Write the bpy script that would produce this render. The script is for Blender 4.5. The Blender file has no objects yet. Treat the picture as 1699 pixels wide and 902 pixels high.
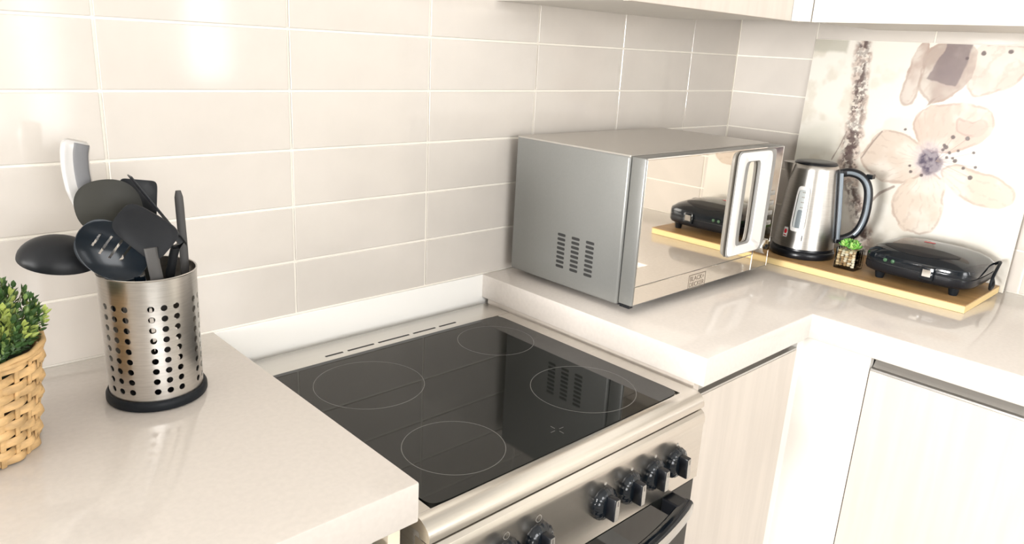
import bpy, bmesh, math, random
import numpy as np
from mathutils import Vector, Matrix

random.seed(7)
rng = np.random.default_rng(7)
SC = bpy.context.scene
COL = SC.collection
T = 0.90                                    # height of the worktop; all shapes below are written relative to it

# ------------------------------------------------------------------ camera
cam_d = bpy.data.cameras.new('camera')
cam = bpy.data.objects.new('camera', cam_d); COL.objects.link(cam); SC.camera = cam
cam_d.sensor_fit = 'HORIZONTAL'; cam_d.sensor_width = 36.0
cam_d.lens = 1248.64 * 36.0 / 1699.0
cam_d.clip_start = 0.02
_R = ((0.7274639, 0.6670343, 0.1608150), (-0.6840799, 0.6868977, 0.2453697), (0.0532066, -0.2885079, 0.9559981))
cam.matrix_world = Matrix(((_R[0][0], _R[0][2], -_R[0][1], -0.6381),
                           (_R[1][0], _R[1][2], -_R[1][1], -1.2322),
                           (_R[2][0], _R[2][2], -_R[2][1], 0.5059 + T),
                           (0, 0, 0, 1)))

# ------------------------------------------------------------------ world, daylight, exposure
vs = SC.view_settings
SC.display_settings.display_device = 'sRGB'
vs.view_transform = 'Standard'; vs.look = 'None'; vs.gamma = 1.0; vs.use_curve_mapping = False
vs.exposure = 0.10
wd = bpy.data.worlds.new('daylight'); SC.world = wd; wd.use_nodes = True
wd.node_tree.nodes['Background'].inputs[0].default_value = (0.86, 0.93, 1.0, 1)
wd.node_tree.nodes['Background'].inputs[1].default_value = 2.5

XL, XR, XI, XC = -0.1586, 0.4625, 0.8608, 1.4356      # worktop ends either side of the cooker, inner corner, right wall
ROOM_X0, ROOM_Y0, FLOOR_Z, CEIL_Z = -4.8, -3.4, -0.90, 1.65

def area_light(name, loc, rot, sx, sy, power, color):
    d = bpy.data.lights.new(name, 'AREA'); d.shape = 'RECTANGLE'; d.size = sx; d.size_y = sy
    d.energy = power; d.color = color
    o = bpy.data.objects.new(name, d); COL.objects.link(o)
    o.location = (loc[0], loc[1], loc[2] + T); o.rotation_euler = rot
    return o
# window_1 in the left wall, window_2 and window_3 in the wall behind the camera (the openings built below)
WIN1 = (-1.40, -0.28, -0.15, 1.05)      # y0 y1 z0 z1
WIN2 = (1.08, 1.40, 0.17, 1.35)         # x0 x1 z0 z1
WIN3 = (0.25, 0.50, -0.12, 1.35)
WIN4 = (-1.45, 0.15, -0.05, 1.35)
area_light('daylight_left_window', (ROOM_X0 - 0.16, (WIN1[0] + WIN1[1]) / 2, (WIN1[2] + WIN1[3]) / 2), (0, -math.pi / 2, 0),
           WIN1[3] - WIN1[2] + .1, WIN1[1] - WIN1[0] + .1, 425, (1.0, 0.985, 0.965))
for nm, w, pw in (('daylight_narrow_window', WIN2, 6.5), ('daylight_slit_window', WIN3, 4), ('daylight_rear_window', WIN4, 58)):
    area_light(nm, ((w[0] + w[1]) / 2, ROOM_Y0 - 0.16, (w[2] + w[3]) / 2), (math.pi / 2, 0, 0), w[1] - w[0] + .06, w[3] - w[2] + .06, pw, (1.0, 0.98, 0.955))

# ------------------------------------------------------------------ materials
def new_mat(name):
    m = bpy.data.materials.new(name); m.use_nodes = True
    return m, m.node_tree, m.node_tree.nodes['Principled BSDF']

def mat(name, col, rough=.5, metal=0.0, noise=0.0, nscale=20.0, stretch=(1, 1, 1), bump=0.0, bscale=None, coat=0.0, ior=None, spec=None, col2=None, aniso=0.0, emit=0.0):
    m, nt, b = new_mat(name)
    b.inputs['Base Color'].default_value = (*col, 1)
    b.inputs['Roughness'].default_value = rough
    b.inputs['Metallic'].default_value = metal
    b.inputs['Coat Weight'].default_value = coat
    b.inputs['Coat Roughness'].default_value = 0.05
    if ior: b.inputs['IOR'].default_value = ior
    if spec is not None: b.inputs['Specular IOR Level'].default_value = spec
    if aniso: b.inputs['Anisotropic'].default_value = aniso
    if emit:
        b.inputs['Emission Color'].default_value = (*col, 1); b.inputs['Emission Strength'].default_value = emit
    if noise or bump:
        tc = nt.nodes.new('ShaderNodeTexCoord'); mp = nt.nodes.new('ShaderNodeMapping')
        mp.inputs['Scale'].default_value = stretch
        nt.links.new(tc.outputs['Object'], mp.inputs[0])
        n = nt.nodes.new('ShaderNodeTexNoise'); n.inputs['Scale'].default_value = nscale; n.inputs['Detail'].default_value = 5
        nt.links.new(mp.outputs[0], n.inputs['Vector'])
        if noise:
            mx = nt.nodes.new('ShaderNodeMix'); mx.data_type = 'RGBA'
            c2 = col2 or tuple(max(0, c * (1 - noise)) for c in col)
            mx.inputs[6].default_value = (*col, 1); mx.inputs[7].default_value = (*c2, 1)
            cr = nt.nodes.new('ShaderNodeMapRange'); cr.inputs[1].default_value = .35; cr.inputs[2].default_value = .65
            nt.links.new(n.outputs['Fac'], cr.inputs[0]); nt.links.new(cr.outputs[0], mx.inputs[0])
            nt.links.new(mx.outputs[2], b.inputs['Base Color'])
        if bump:
            nb = n
            if bscale:
                nb = nt.nodes.new('ShaderNodeTexNoise'); nb.inputs['Scale'].default_value = bscale; nb.inputs['Detail'].default_value = 3
                nt.links.new(mp.outputs[0], nb.inputs['Vector'])
            bp = nt.nodes.new('ShaderNodeBump'); bp.inputs['Strength'].default_value = bump; bp.inputs['Distance'].default_value = .002
            nt.links.new(nb.outputs['Fac'], bp.inputs['Height']); nt.links.new(bp.outputs[0], b.inputs['Normal'])
    return m

def attr_mat(name, rough=.5, coat=0.0, trans=0.0):
    m, nt, b = new_mat(name)
    a = nt.nodes.new('ShaderNodeAttribute'); a.attribute_name = 'tint'
    nt.links.new(a.outputs['Color'], b.inputs['Base Color'])
    b.inputs['Roughness'].default_value = rough; b.inputs['Coat Weight'].default_value = coat; b.inputs['Coat Roughness'].default_value = .08
    return m

def glass_mat(name, col=(1, 1, 1), refl=.08, rough=.02):
    m = bpy.data.materials.new(name); m.use_nodes = True; nt = m.node_tree
    nt.nodes.clear()
    out = nt.nodes.new('ShaderNodeOutputMaterial'); mx = nt.nodes.new('ShaderNodeMixShader')
    t = nt.nodes.new('ShaderNodeBsdfTransparent'); g = nt.nodes.new('ShaderNodeBsdfGlossy'); f = nt.nodes.new('ShaderNodeFresnel')
    f.inputs[0].default_value = 1.45
    t.inputs[0].default_value = (*col, 1); g.inputs['Roughness'].default_value = rough
    nt.links.new(f.outputs[0], mx.inputs[0])
    nt.links.new(t.outputs[0], mx.inputs[1]); nt.links.new(g.outputs[0], mx.inputs[2]); nt.links.new(mx.outputs[0], out.inputs[0])
    return m

M = {}
M['tile'] = mat('glazed_tile', (.635, .59, .54), .10, noise=.05, nscale=9, bump=.035, bscale=14, ior=1.6)
M['grout'] = mat('grout', (.84, .80, .72), .85, bump=.2, nscale=400)
M['paint'] = mat('wall_paint', (.60, .585, .565), .7, bump=.05, nscale=120)
M['white_strip'] = mat('white_strip', (.90, .885, .85), .45)
M['ceiling'] = mat('ceiling_paint', (.64, .63, .615), .9, bump=.05, nscale=90)
M['floor'] = mat('floor_tile', (.36, .34, .31), .35, noise=.2, nscale=4)
M['counter'] = mat('quartz_worktop', (.68, .63, .585), .085, noise=.045, nscale=130, ior=1.5)
M['laminate'] = mat('washed_oak', (.66, .595, .53), .42, noise=.08, nscale=5, stretch=(9, 9, .6))
M['white_lam'] = mat('white_laminate', (.86, .83, .78), .35)
M['edge'] = mat('cream_edge', (.80, .70, .55), .5)
M['carcass'] = mat('cabinet_carcass', (.72, .69, .64), .6)
M['dark'] = mat('dark_recess', (.02, .02, .02), .6)
M['alu'] = mat('brushed_aluminium', (.55, .54, .52), .35, .9, noise=.1, nscale=60, stretch=(.05, .05, 4))
M['steel'] = mat('brushed_steel', (.66, .63, .585), .27, 1.0, noise=.06, nscale=90, stretch=(.03, 3, 3))
M['steel_v'] = mat('brushed_steel_round', (.58, .56, .53), .29, 1.0, noise=.12, nscale=70, stretch=(.6, .6, 8))
M['handle_grey'] = mat('handle_grey', (.30, .295, .285), .4)
M['chrome'] = mat('chrome', (.82, .81, .79), .06, 1.0)
M['mirror'] = mat('mirror_steel', (.83, .78, .71), .025, 1.0)
M['mirror_dark'] = mat('mirror_panel', (.52, .49, .45), .09, 1.0)
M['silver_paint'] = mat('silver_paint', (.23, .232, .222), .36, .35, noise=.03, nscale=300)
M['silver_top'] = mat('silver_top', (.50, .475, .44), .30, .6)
M['white_plastic'] = mat('white_plastic', (.86, .85, .83), .3)
M['glass_black'] = mat('ceramic_glass', (.009, .010, .009), .035, ior=1.44)
M['ring'] = mat('grey_print', (.17, .165, .155), .4)
M['print_dark'] = mat('dark_print', (.05, .045, .04), .5)
M['print_grey'] = mat('soft_print', (.36, .34, .31), .5)
M['print_brown'] = mat('logo_print', (.16, .13, .10), .4)
M['red'] = mat('red_print', (.70, .03, .05), .4)
M['black'] = mat('black_plastic', (.009, .010, .013), .28, spec=.35)
M['black_gloss'] = mat('black_gloss', (.006, .009, .013), .09, spec=.5)
M['nylon'] = mat('black_nylon', (.012, .013, .015), .42, spec=.22)
M['nylon_olive'] = mat('dark_nylon', (.030, .029, .024), .5, spec=.22)
M['nylon_blue'] = mat('glossy_nylon', (.004, .008, .013), .16, spec=.28)
M['nylon_grey'] = mat('grey_nylon', (.075, .072, .07), .5, spec=.3)
M['grip_grey'] = mat('grey_grip', (.13, .13, .135), .6)
M['silver_handle'] = mat('satin_silver', (.52, .51, .50), .28, .4)
M['rubber'] = mat('black_rubber', (.008, .010, .013), .5, spec=.2)
M['wood_top'] = mat('bamboo_top', (.50, .30, .125), .42, noise=.22, nscale=7, stretch=(14, .8, 4))
M['wood_edge'] = mat('bamboo_edge', (.86, .66, .32), .5, noise=.08, nscale=8, stretch=(2, .8, 10))
M['rattan'] = mat('woven_rush', (.74, .48, .22), .6, noise=.38, nscale=38, stretch=(1, 1, 2.5), bump=.3, bscale=220)
M['rattan_dark'] = mat('dark_rush', (.05, .024, .010), .8)
M['soil'] = mat('dark_moss', (.03, .035, .015), .9)
M['leaf'] = attr_mat('leaves', .45)
M['print'] = attr_mat('floral_print', .28, coat=.15)
M['board_white'] = mat('panel_edge', (.78, .74, .67), .5)
M['clear'] = glass_mat('clear_glass', (.96, .97, .96))
M['pane'] = glass_mat('window_glass', (1, 1, 1))
M['stem'] = mat('stem_green', (.10, .12, .03), .7)
M['level'] = mat('level_window', (.62, .66, .66), .12, coat=.4)
M['water'] = mat('grey_blue_window', (.25, .29, .31), .15, coat=.4)
M['amber'] = mat('indicator_green', (.05, .12, .06), .15)
M['handle_inlay'] = mat('slate_inlay', (.20, .235, .27), .25, .3)

# ------------------------------------------------------------------ helpers
ORG = {}
def link(o):
    COL.objects.link(o); return o

def thing(name, label, cat, org=(0, 0, 0), group=None):
    o = link(bpy.data.objects.new(name, None))
    o.empty_display_size = .05
    o.location = (org[0], org[1], org[2] + T); ORG[o] = Vector(org)
    tag(o, label, cat, group)
    return o

def tag(o, label=None, cat=None, group=None, kind=None):
    if label: o['label'] = label
    if cat: o['category'] = cat
    if group: o['group'] = group
    if kind: o['kind'] = kind
    return o

def finish(name, bm, m, parent=None, smooth=False, angle=35, org=None, kind=None, recalc=True):
    """bm in worktop coordinates -> one mesh object"""
    if recalc: bmesh.ops.recalc_face_normals(bm, faces=bm.faces)
    o_org = Vector(org) if org is not None else (ORG[parent] if parent is not None else Vector((0, 0, 0)))
    base = ORG[parent] if parent is not None else Vector((0, 0, 0))
    if o_org.length: bmesh.ops.translate(bm, verts=bm.verts, vec=-o_org)
    me = bpy.data.meshes.new(name); bm.to_mesh(me); bm.free()
    me.materials.append(m if not isinstance(m, str) else M[m])
    if smooth:
        me.polygons.foreach_set('use_smooth', [True] * len(me.polygons))
        me.set_sharp_from_angle(angle=math.radians(angle))
    o = link(bpy.data.objects.new(name, me))
    if parent is not None:
        o.parent = parent; o.location = o_org - base
    else:
        o.location = (o_org.x, o_org.y, o_org.z + T)
    ORG[o] = o_org
    if kind: o['kind'] = kind
    return o

def dup(o, delta, parent):
    c = o.copy(); link(c); c.parent = parent
    c.location = o.location + Vector(delta); ORG[c] = ORG[o] + Vector(delta)
    return c

def box(x0, x1, y0, y1, z0, z1, bev=0.0, seg=2, bm=None):
    own = bmesh.new()
    bmesh.ops.create_cube(own, size=1)
    for v in own.verts:
        v.co = Vector(((x0 + x1) / 2 + v.co.x * (x1 - x0), (y0 + y1) / 2 + v.co.y * (y1 - y0), (z0 + z1) / 2 + v.co.z * (z1 - z0)))
    if bev: bmesh.ops.bevel(own, geom=list(own.edges), offset=bev, segments=seg, profile=.5, affect='EDGES')
    if bm is None: return own
    merge(bm, own); return bm

def merge(bm, other):
    me = bpy.data.meshes.new('tmp'); other.to_mesh(me); other.free()
    bm.from_mesh(me); bpy.data.meshes.remove(me)

def loft(rings, cap0=True, cap1=True, closed=True, bm=None):
    bm = bm or bmesh.new()
    vs_ = [[bm.verts.new(p) for p in r] for r in rings]
    n = len(rings[0])
    for a, b in zip(vs_[:-1], vs_[1:]):
        for i in range(n if closed else n - 1):
            bm.faces.new((a[i], a[(i + 1) % n], b[(i + 1) % n], b[i]))
    if cap0 and len(vs_[0]) > 2: bm.faces.new(list(reversed(vs_[0])))
    if cap1 and len(vs_[-1]) > 2: bm.faces.new(vs_[-1])
    return bm

def lathe(prof, c=(0, 0, 0), n=48, axis='Z', cap0=True, cap1=True, mod=None, U=None, V=None, A=None):
    """prof: (radius, height along the axis)"""
    if U is None:
        U, V, A = {'Z': ((1, 0, 0), (0, 1, 0), (0, 0, 1)), 'Y': ((1, 0, 0), (0, 0, 1), (0, -1, 0)), 'X': ((0, 1, 0), (0, 0, 1), (-1, 0, 0))}[axis]
    U, V, A, c = Vector(U), Vector(V), Vector(A), Vector(c)
    rings = []
    for r, h in prof:
        ring = []
        for i in range(n):
            a = 2 * math.pi * i / n
            rr = r * (mod(a) if mod else 1)
            ring.append(c + U * (rr * math.cos(a)) + V * (rr * math.sin(a)) + A * h)
        rings.append(ring)
    return loft(rings, cap0, cap1)

def prism(poly, mapf, d0, d1, bev=0.0, seg=2):
    """2-D polygon (a,b) swept from d0 to d1; mapf(a,b,d)->xyz"""
    bm = loft([[mapf(a, b, d0) for a, b in poly], [mapf(a, b, d1) for a, b in poly]])
    bmesh.ops.recalc_face_normals(bm, faces=bm.faces)
    if bev: bmesh.ops.bevel(bm, geom=list(bm.edges), offset=bev, segments=seg, profile=.5, affect='EDGES')
    return bm

def tube(pts, rad, n=12, hint=(0, 0, 1), closed=False, sup=2.0):
    """swept ellipse; rad = r | (ra, rb) | list of them; ra lies along the 'hint' side axis"""
    pts = [Vector(p) for p in pts]
    k = len(pts)
    if not isinstance(rad, list): rad = [rad] * k
    rings = []; side = None
    for i, p in enumerate(pts):
        if closed: t = pts[(i + 1) % k] - pts[i - 1]
        else: t = pts[min(i + 1, k - 1)] - pts[max(i - 1, 0)]
        t.normalize()
        if side is None: side = Vector(hint)
        side = (side - t * side.dot(t)).normalized()
        up = t.cross(side)
        r = rad[i]; ra, rb = r if isinstance(r, tuple) else (r, r)
        ring = []
        for j in range(n):
            a = 2 * math.pi * j / n
            ca, sa = math.cos(a), math.sin(a)
            ring.append(p + side * (ra * math.copysign(abs(ca) ** (2 / sup), ca)) + up * (rb * math.copysign(abs(sa) ** (2 / sup), sa)))
        rings.append(ring)
    if closed:
        bm = loft(rings + [rings[0]], False, False); bmesh.ops.remove_doubles(bm, verts=bm.verts, dist=1e-6); return bm
    return loft(rings)

def smooth_path(pts, n=24):
    """Catmull-Rom through the points"""
    P = [Vector(p) for p in pts]; P = [P[0] * 2 - P[1]] + P + [P[-1] * 2 - P[-2]]
    out = []; segs = len(P) - 3
    for i in range(n):
        u = i / (n - 1) * segs; s = min(int(u), segs - 1); t = u - s
        a, b, c, d = P[s:s + 4]
        out.append(.5 * ((2 * b) + (c - a) * t + (2 * a - 5 * b + 4 * c - d) * t * t + (3 * b - a - 3 * c + d) * t ** 3))
    return out

def sup_ring(cx, cy, hx, hy, z, e=2.0, n=48):
    r = []
    for i in range(n):
        a = 2 * math.pi * i / n; c, s = math.cos(a), math.sin(a)
        r.append((cx + hx * math.copysign(abs(c) ** (2 / e), c), cy + hy * math.copysign(abs(s) ** (2 / e), s), z))
    return r

def patch(f, e=4.0, n=40, rings=6, hole=None):
    """rounded-rectangle patch on a surface f(u,v), u,v in -1..1"""
    bm = bmesh.new(); prev = None
    c0 = bm.verts.new(f(0, 0))
    for k in range(1, rings + 1):
        q = k / rings; ring = []
        for i in range(n):
            a = 2 * math.pi * i / n; c, s = math.cos(a), math.sin(a)
            ring.append(bm.verts.new(f(q * math.copysign(abs(c) ** (2 / e), c), q * math.copysign(abs(s) ** (2 / e), s))))
        for i in range(n):
            if prev is None: bm.faces.new((c0, ring[i], ring[(i + 1) % n]))
            else: bm.faces.new((prev[i], ring[i], ring[(i + 1) % n], prev[(i + 1) % n]))
        prev = ring
    return bm

def ring_patch(f, q0, e=4.0, n=48):
    bm = bmesh.new(); rr = []
    for q in (q0, 1.0):
        ring = []
        for i in range(n):
            a = 2 * math.pi * i / n; c, s = math.cos(a), math.sin(a)
            ring.append(bm.verts.new(f(q * math.copysign(abs(c) ** (2 / e), c), q * math.copysign(abs(s) ** (2 / e), s))))
        rr.append(ring)
    for i in range(n): bm.faces.new((rr[0][i], rr[1][i], rr[1][(i + 1) % n], rr[0][(i + 1) % n]))
    return bm

def thicken(bm, t):
    bmesh.ops.recalc_face_normals(bm, faces=bm.faces)
    bmesh.ops.solidify(bm, geom=list(bm.faces), thickness=t)
    return bm

def text_bm(body, size, mapf, depth=0.0002, xscale=1.0):
    c = bpy.data.curves.new('tmp_text', 'FONT'); c.body = body; c.size = size; c.align_x = 'CENTER'; c.align_y = 'CENTER'; c.resolution_u = 3
    c.extrude = depth
    o = bpy.data.objects.new('tmp_text', c); COL.objects.link(o)
    dg = bpy.context.evaluated_depsgraph_get(); me = bpy.data.meshes.new_from_object(o.evaluated_get(dg))
    bm = bmesh.new(); bm.from_mesh(me)
    for v in bm.verts: v.co = Vector(mapf(v.co.x * xscale, v.co.y, v.co.z))
    bpy.data.objects.remove(o); bpy.data.curves.remove(c); bpy.data.meshes.remove(me)
    return bm

# ================================================================== the setting
def structure(o): o['kind'] = 'structure'; return o

structure(finish('floor', box(ROOM_X0 - .1, XC + .1, ROOM_Y0 - .1, .1, FLOOR_Z - .05, FLOOR_Z), 'floor'))
structure(finish('ceiling', box(ROOM_X0 - .1, XC + .1, ROOM_Y0 - .1, .1, CEIL_Z, CEIL_Z + .05), 'ceiling'))
G = .0022                                   # the grout lies this far behind the tile faces
wall_back = structure(finish('wall_back', box(ROOM_X0 - .1, XC + .1, G, .1, FLOOR_Z, CEIL_Z), 'grout'))
wall_right = structure(finish('wall_right', box(XC + G, XC + .1, ROOM_Y0 - .1, G, FLOOR_Z, CEIL_Z), 'grout'))

def wall_with_openings(name, mapf, a0, a1, z0, z1, holes, d0, d1):
    xs = sorted({a0, a1, *[h[0] for h in holes], *[h[1] for h in holes]}); zs = sorted({z0, z1, *[h[2] for h in holes], *[h[3] for h in holes]})
    bm = bmesh.new(); V = {}
    def v(i, j, d):
        k = (i, j, d)
        if k not in V: V[k] = bm.verts.new(mapf(xs[i], zs[j], d))
        return V[k]
    def solid(i, j):
        if i < 0 or j < 0 or i >= len(xs) - 1 or j >= len(zs) - 1: return False
        mx, mz = (xs[i] + xs[i + 1]) / 2, (zs[j] + zs[j + 1]) / 2
        return not any(h[0] < mx < h[1] and h[2] < mz < h[3] for h in holes)
    for i in range(len(xs) - 1):
        for j in range(len(zs) - 1):
            if not solid(i, j): continue
            for d in (d0, d1): bm.faces.new((v(i, j, d), v(i + 1, j, d), v(i + 1, j + 1, d), v(i, j + 1, d)))
            for (di, dj, p, q) in ((-1, 0, (i, j), (i, j + 1)), (1, 0, (i + 1, j), (i + 1, j + 1)), (0, -1, (i, j), (i + 1, j)), (0, 1, (i, j + 1), (i + 1, j + 1))):
                if not solid(i + di, j + dj): bm.faces.new((v(*p, d0), v(*q, d0), v(*q, d1), v(*p, d1)))
    return structure(finish(name, bm, 'paint'))

mapL = lambda a, z, d: (ROOM_X0 - d, a, z)
mapF = lambda a, z, d: (a, ROOM_Y0 - d, z)
wall_with_openings('wall_left', mapL, ROOM_Y0 - .1, G, FLOOR_Z, CEIL_Z, [WIN1], 0, .1)
wall_with_openings('wall_front', mapF, ROOM_X0, XC + G, FLOOR_Z, CEIL_Z, [WIN2, WIN3, WIN4], 0, .1)
for k, (w, mp) in enumerate(((WIN1, mapL), (WIN2, mapF), (WIN3, mapF), (WIN4, mapF))):
    a0, a1, z0, z1 = w; t = .035
    bm = bmesh.new()
    rings = [[mp(a, z, d) for a, z in q] for q in ([(a0, z0), (a1, z0), (a1, z1), (a0, z1)], [(a0 + t, z0 + t), (a1 - t, z0 + t), (a1 - t, z1 - t), (a0 + t, z1 - t)]) for d in (.03, .07)]
    bm = loft([rings[0], rings[1], rings[3], rings[2], rings[0]], False, False); bmesh.ops.remove_doubles(bm, verts=bm.verts, dist=1e-6)
    wn = structure(finish('window_%d' % (k + 1), bm, 'white_lam'))
    p = [mp(a0 + t, z0 + t, .05), mp(a1 - t, z0 + t, .05), mp(a1 - t, z1 - t, .05), mp(a0 + t, z1 - t, .05)]
    finish('pane', loft([p], True, False), 'pane', wn)

# wall tiles: 300 x 100 mm, laid in straight columns
TW, TH, ZB = .300, .1022, .1025
GAPW = .004
def tile_bm(w, h, axis):
    if axis == 'Y': return box(-w / 2, w / 2, 0, .008, -h / 2, h / 2, .0013, 2)
    return box(0, .008, -w / 2, w / 2, -h / 2, h / 2, .0013, 2)
tile_cache = {}
def lay(parent, axis, a0, a1, z0, z1):
    w, h = a1 - a0 - GAPW, z1 - z0 - GAPW
    key = (axis, round(w, 4), round(h, 4))
    c = ((a0 + a1) / 2, 0, (z0 + z1) / 2) if axis == 'Y' else (XC, (a0 + a1) / 2, (z0 + z1) / 2)
    if key not in tile_cache:
        bm = tile_bm(w, h, axis); o = finish('tile', bm, 'tile', parent); tile_cache[key] = o
    else:
        o = tile_cache[key].copy(); link(o); o.parent = parent
    o.location = Vector(c) - ORG[parent]
    q = math.radians(.22)
    o.rotation_euler = (random.uniform(-q, q), 0, random.uniform(-q, q)) if axis == 'Y' else (0, random.uniform(-q, q), random.uniform(-q, q))
ROWS = [(0.0, ZB)] + [(ZB + TH * k, ZB + TH * (k + 1)) for k in range(6)]
for (z0, z1) in ROWS:
    for n in range(-5, 5):
        a0, a1 = TW * n, min(TW * (n + 1), XC - .001)
        if a1 - a0 > .02: lay(wall_back, 'Y', a0, a1, z0, z1)
    for a1, a0 in [(0, -.2356)] + [(-.2356 - TW * k, -.2356 - TW * (k + 1)) for k in range(5)]:
        lay(wall_right, 'X', a0, min(a1, -.001), z0, z1)
structure(finish('trim_1', box(XL - .02, XR + .02, -.004, .01, -.30, -.001, .0008), 'white_strip'))

# ================================================================== worktops and cabinets
ct = finish('worktop', box(-1.55, XL, -.6, -.0005, -.055, 0, .0022), 'counter', smooth=True)
tag(ct, 'pale stone worktop left of the cooker, under the basket and utensil holder', 'worktop')
poly = [(XR, -.0005), (XC - .0005, -.0005), (XC - .0005, -2.0), (XI, -2.0), (XI, -.6), (XR, -.6)]
ct = finish('worktop', prism(poly, lambda a, b, d: (a, b, d), -.055, 0, .0022), 'counter', smooth=True)
tag(ct, 'L-shaped pale stone worktop right of the cooker, under the microwave', 'worktop')

def base_cabinet(label, mp, w0, w1, depth, door_span, side_mats=('edge', 'edge'), group='floor cabinets'):
    """front plane at d = 0, depth grows inwards; mp(w,d,z) -> xyz"""
    o3 = mp((w0 + w1) / 2, depth / 2, FLOOR_Z)
    t = thing('base_cabinet', label, 'cabinet', o3, group)
    def bx(name, a0, a1, d0, d1, z0, z1, m, bev=.001, par=t):
        p, q = mp(a0, d0, z0), mp(a1, d1, z1)
        return finish(name, box(min(p[0], q[0]), max(p[0], q[0]), min(p[1], q[1]), max(p[1], q[1]), z0, z1, bev), m, par)
    a0, a1 = door_span
    bx('side_panel', w0, w0 + .018, .002 if a0 > w0 + .017 else .036, depth, -.9, -.0555, side_mats[0])
    bx('side_panel', w1 - .018, w1, .002 if a1 < w1 - .017 else .036, depth, -.9, -.0555, side_mats[1])
    bx('back_panel', w0 + .018, w1 - .018, depth - .012, depth, -.8, -.0555, 'carcass', 0)
    bx('plinth', w0 + .018, w1 - .018, .05, .066, -.9, -.805, 'carcass', 0)
    bx('rail', w0 + .018, w1 - .018, .038, .052, -.10, -.0555, 'dark', 0)
    dr = bx('door', a0, a1, 0, .018, -.80, -.0885, 'laminate', .0008)
    prof = [(.001, -.0880), (.018, -.0880), (.034, -.066), (.034, -.062), (.029, -.062), (.013, -.0838), (.001, -.0838)]
    finish('handle_profile', loft([[mp(a, d, z) for d, z in prof] for a in (a0, a1)]), 'alu', dr)
    return t
mY = lambda w, d, z: (w, -.58 + d, z)
mX = lambda w, d, z: (.881 + d, -w, z)
base_cabinet('washed oak cabinet with one door between the cooker and the room corner', mY, .4665, .8635, .56, (.4860, .8615), ('laminate', 'laminate'))
base_cabinet('pale cabinet with grey grip rail under the right worktop arm, beside the white corner panel', mX, .7265, 1.30, .54, (.7275, 1.299), ('carcass', 'carcass'))
base_cabinet('cabinet under the left worktop, only its top corner showing', mY, -.78, -.170, .56, (-.779, -.2030), ('carcass', 'edge'))
cp = finish('corner_panel', prism([(.8640, -.578), (.881, -.584), (.881, -.7255), (.899, -.7255), (.899, -.560), (.8640, -.560)], lambda a, b, d: (a, b, d), -.9, -.0555, .0008), 'white_lam')
tag(cp, 'plain white filler panel in the inner corner of the floor cabinets', 'panel')

# wall cabinets
UZ = .592
def wall_cabinet(label, mp, w0, w1, doors, depth):
    o3 = mp((w0 + w1) / 2, depth / 2, UZ)
    t = thing('wall_cabinet', label, 'cabinet', o3, 'wall cabinets')
    def bx(name, a0, a1, d0, d1, z0, z1, m, bev=.001):
        p, q = mp(a0, d0, z0), mp(a1, d1, z1)
        return finish(name, box(min(p[0], q[0]), max(p[0], q[0]), min(p[1], q[1]), max(p[1], q[1]), z0, z1, bev), m, t)
    bx('body', w0, w1, .018, depth, UZ, 1.30, 'carcass')
    for a0, a1, m in doors: bx('door', a0 + .0012, a1 - .0012, 0, .0175, UZ - .001, 1.30, m, .0012)
    return t
wall_cabinet('cream wall cabinet above the microwave on the long tiled wall', lambda w, d, z: (w, -.350 + d, z), .47, 1.058, [(.47, 1.058, 'laminate')], .3495)
wall_cabinet('white wall cabinet above the flower panel on the short wall', lambda w, d, z: (1.086 + d, -w, z), .384, 1.30, [(.384, .84, 'white_lam'), (.84, 1.30, 'white_lam')], .3495)
cp = finish('corner_panel', prism([(1.060, -.350), (1.086, -.352), (1.086, -.382), (1.104, -.382), (1.104, -.334), (1.060, -.334)], lambda a, b, d: (a, b, d), UZ, 1.30, .0008), 'white_lam')
tag(cp, 'narrow white filler strip between the two wall cabinets', 'panel')

# ================================================================== cooker
SX0, SX1, SZ = -.150, .4545, -.060
ck = thing('cooker', 'stainless steel cooker with black ceramic glass hob and dark knobs', 'cooker', (.152, -.31, FLOOR_Z))
finish('body', box(SX0 + .002, SX1 - .002, -.590, -.03, -.88, SZ - .014, .002), 'alu', ck)
# steel hob frame: its rolled front edge and flat rear band in one extruded profile, with the glass set in
prof = [(-.028, -.080), (-.028, SZ - .001), (-.030, SZ), (-.1065, SZ), (-.1065, SZ - .004), (-.5815, SZ - .004), (-.5815, SZ), (-.586, SZ + .0005),
        (-.594, SZ - .001), (-.602, SZ - .005), (-.608, SZ - .011), (-.611, SZ - .018), (-.611, SZ - .0255), (-.606, SZ - .0275), (-.590, SZ - .0275), (-.590, SZ - .020), (-.10, SZ - .020)]
bm = loft([[(x, y, z) for y, z in prof] for x in (SX0, SX1)])
hob = finish('hob_frame', bm, 'steel', ck, True, 30)
for nm, a0, a1 in (('side_rim', SX0 + .001, -.1255), ('side_rim', .4195, SX1 - .001)):
    finish(nm, box(a0, a1, -.5815, -.1065, SZ - .006, SZ, .0008), 'steel', hob)
gp = [(p[0], p[1]) for p in sup_ring(.147, -.344, .2715, .2365, 0, 30, 80)]
glass = finish('glass_hob', prism(gp, lambda a, b, d: (a, b, d), SZ - .0035, SZ + .0012, 0), 'glass_black', ck)
for cx, cy, r in ((.010, -.232, .093), (-.008, -.482, .076), (.294, -.466, .092), (.318, -.212, .076)):
    n = 64
    bm = loft([[(cx + q * math.cos(2 * math.pi * i / n), cy + q * math.sin(2 * math.pi * i / n), z) for i in range(n)] for q, z in ((r - .0005, SZ + .0013), (r + .0005, SZ + .0013), (r + .0005, SZ + .0010), (r - .0005, SZ + .0010), (r - .0005, SZ + .0013))], False, False)
    finish('cooking_zone_ring', bm, 'ring', glass)
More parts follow.
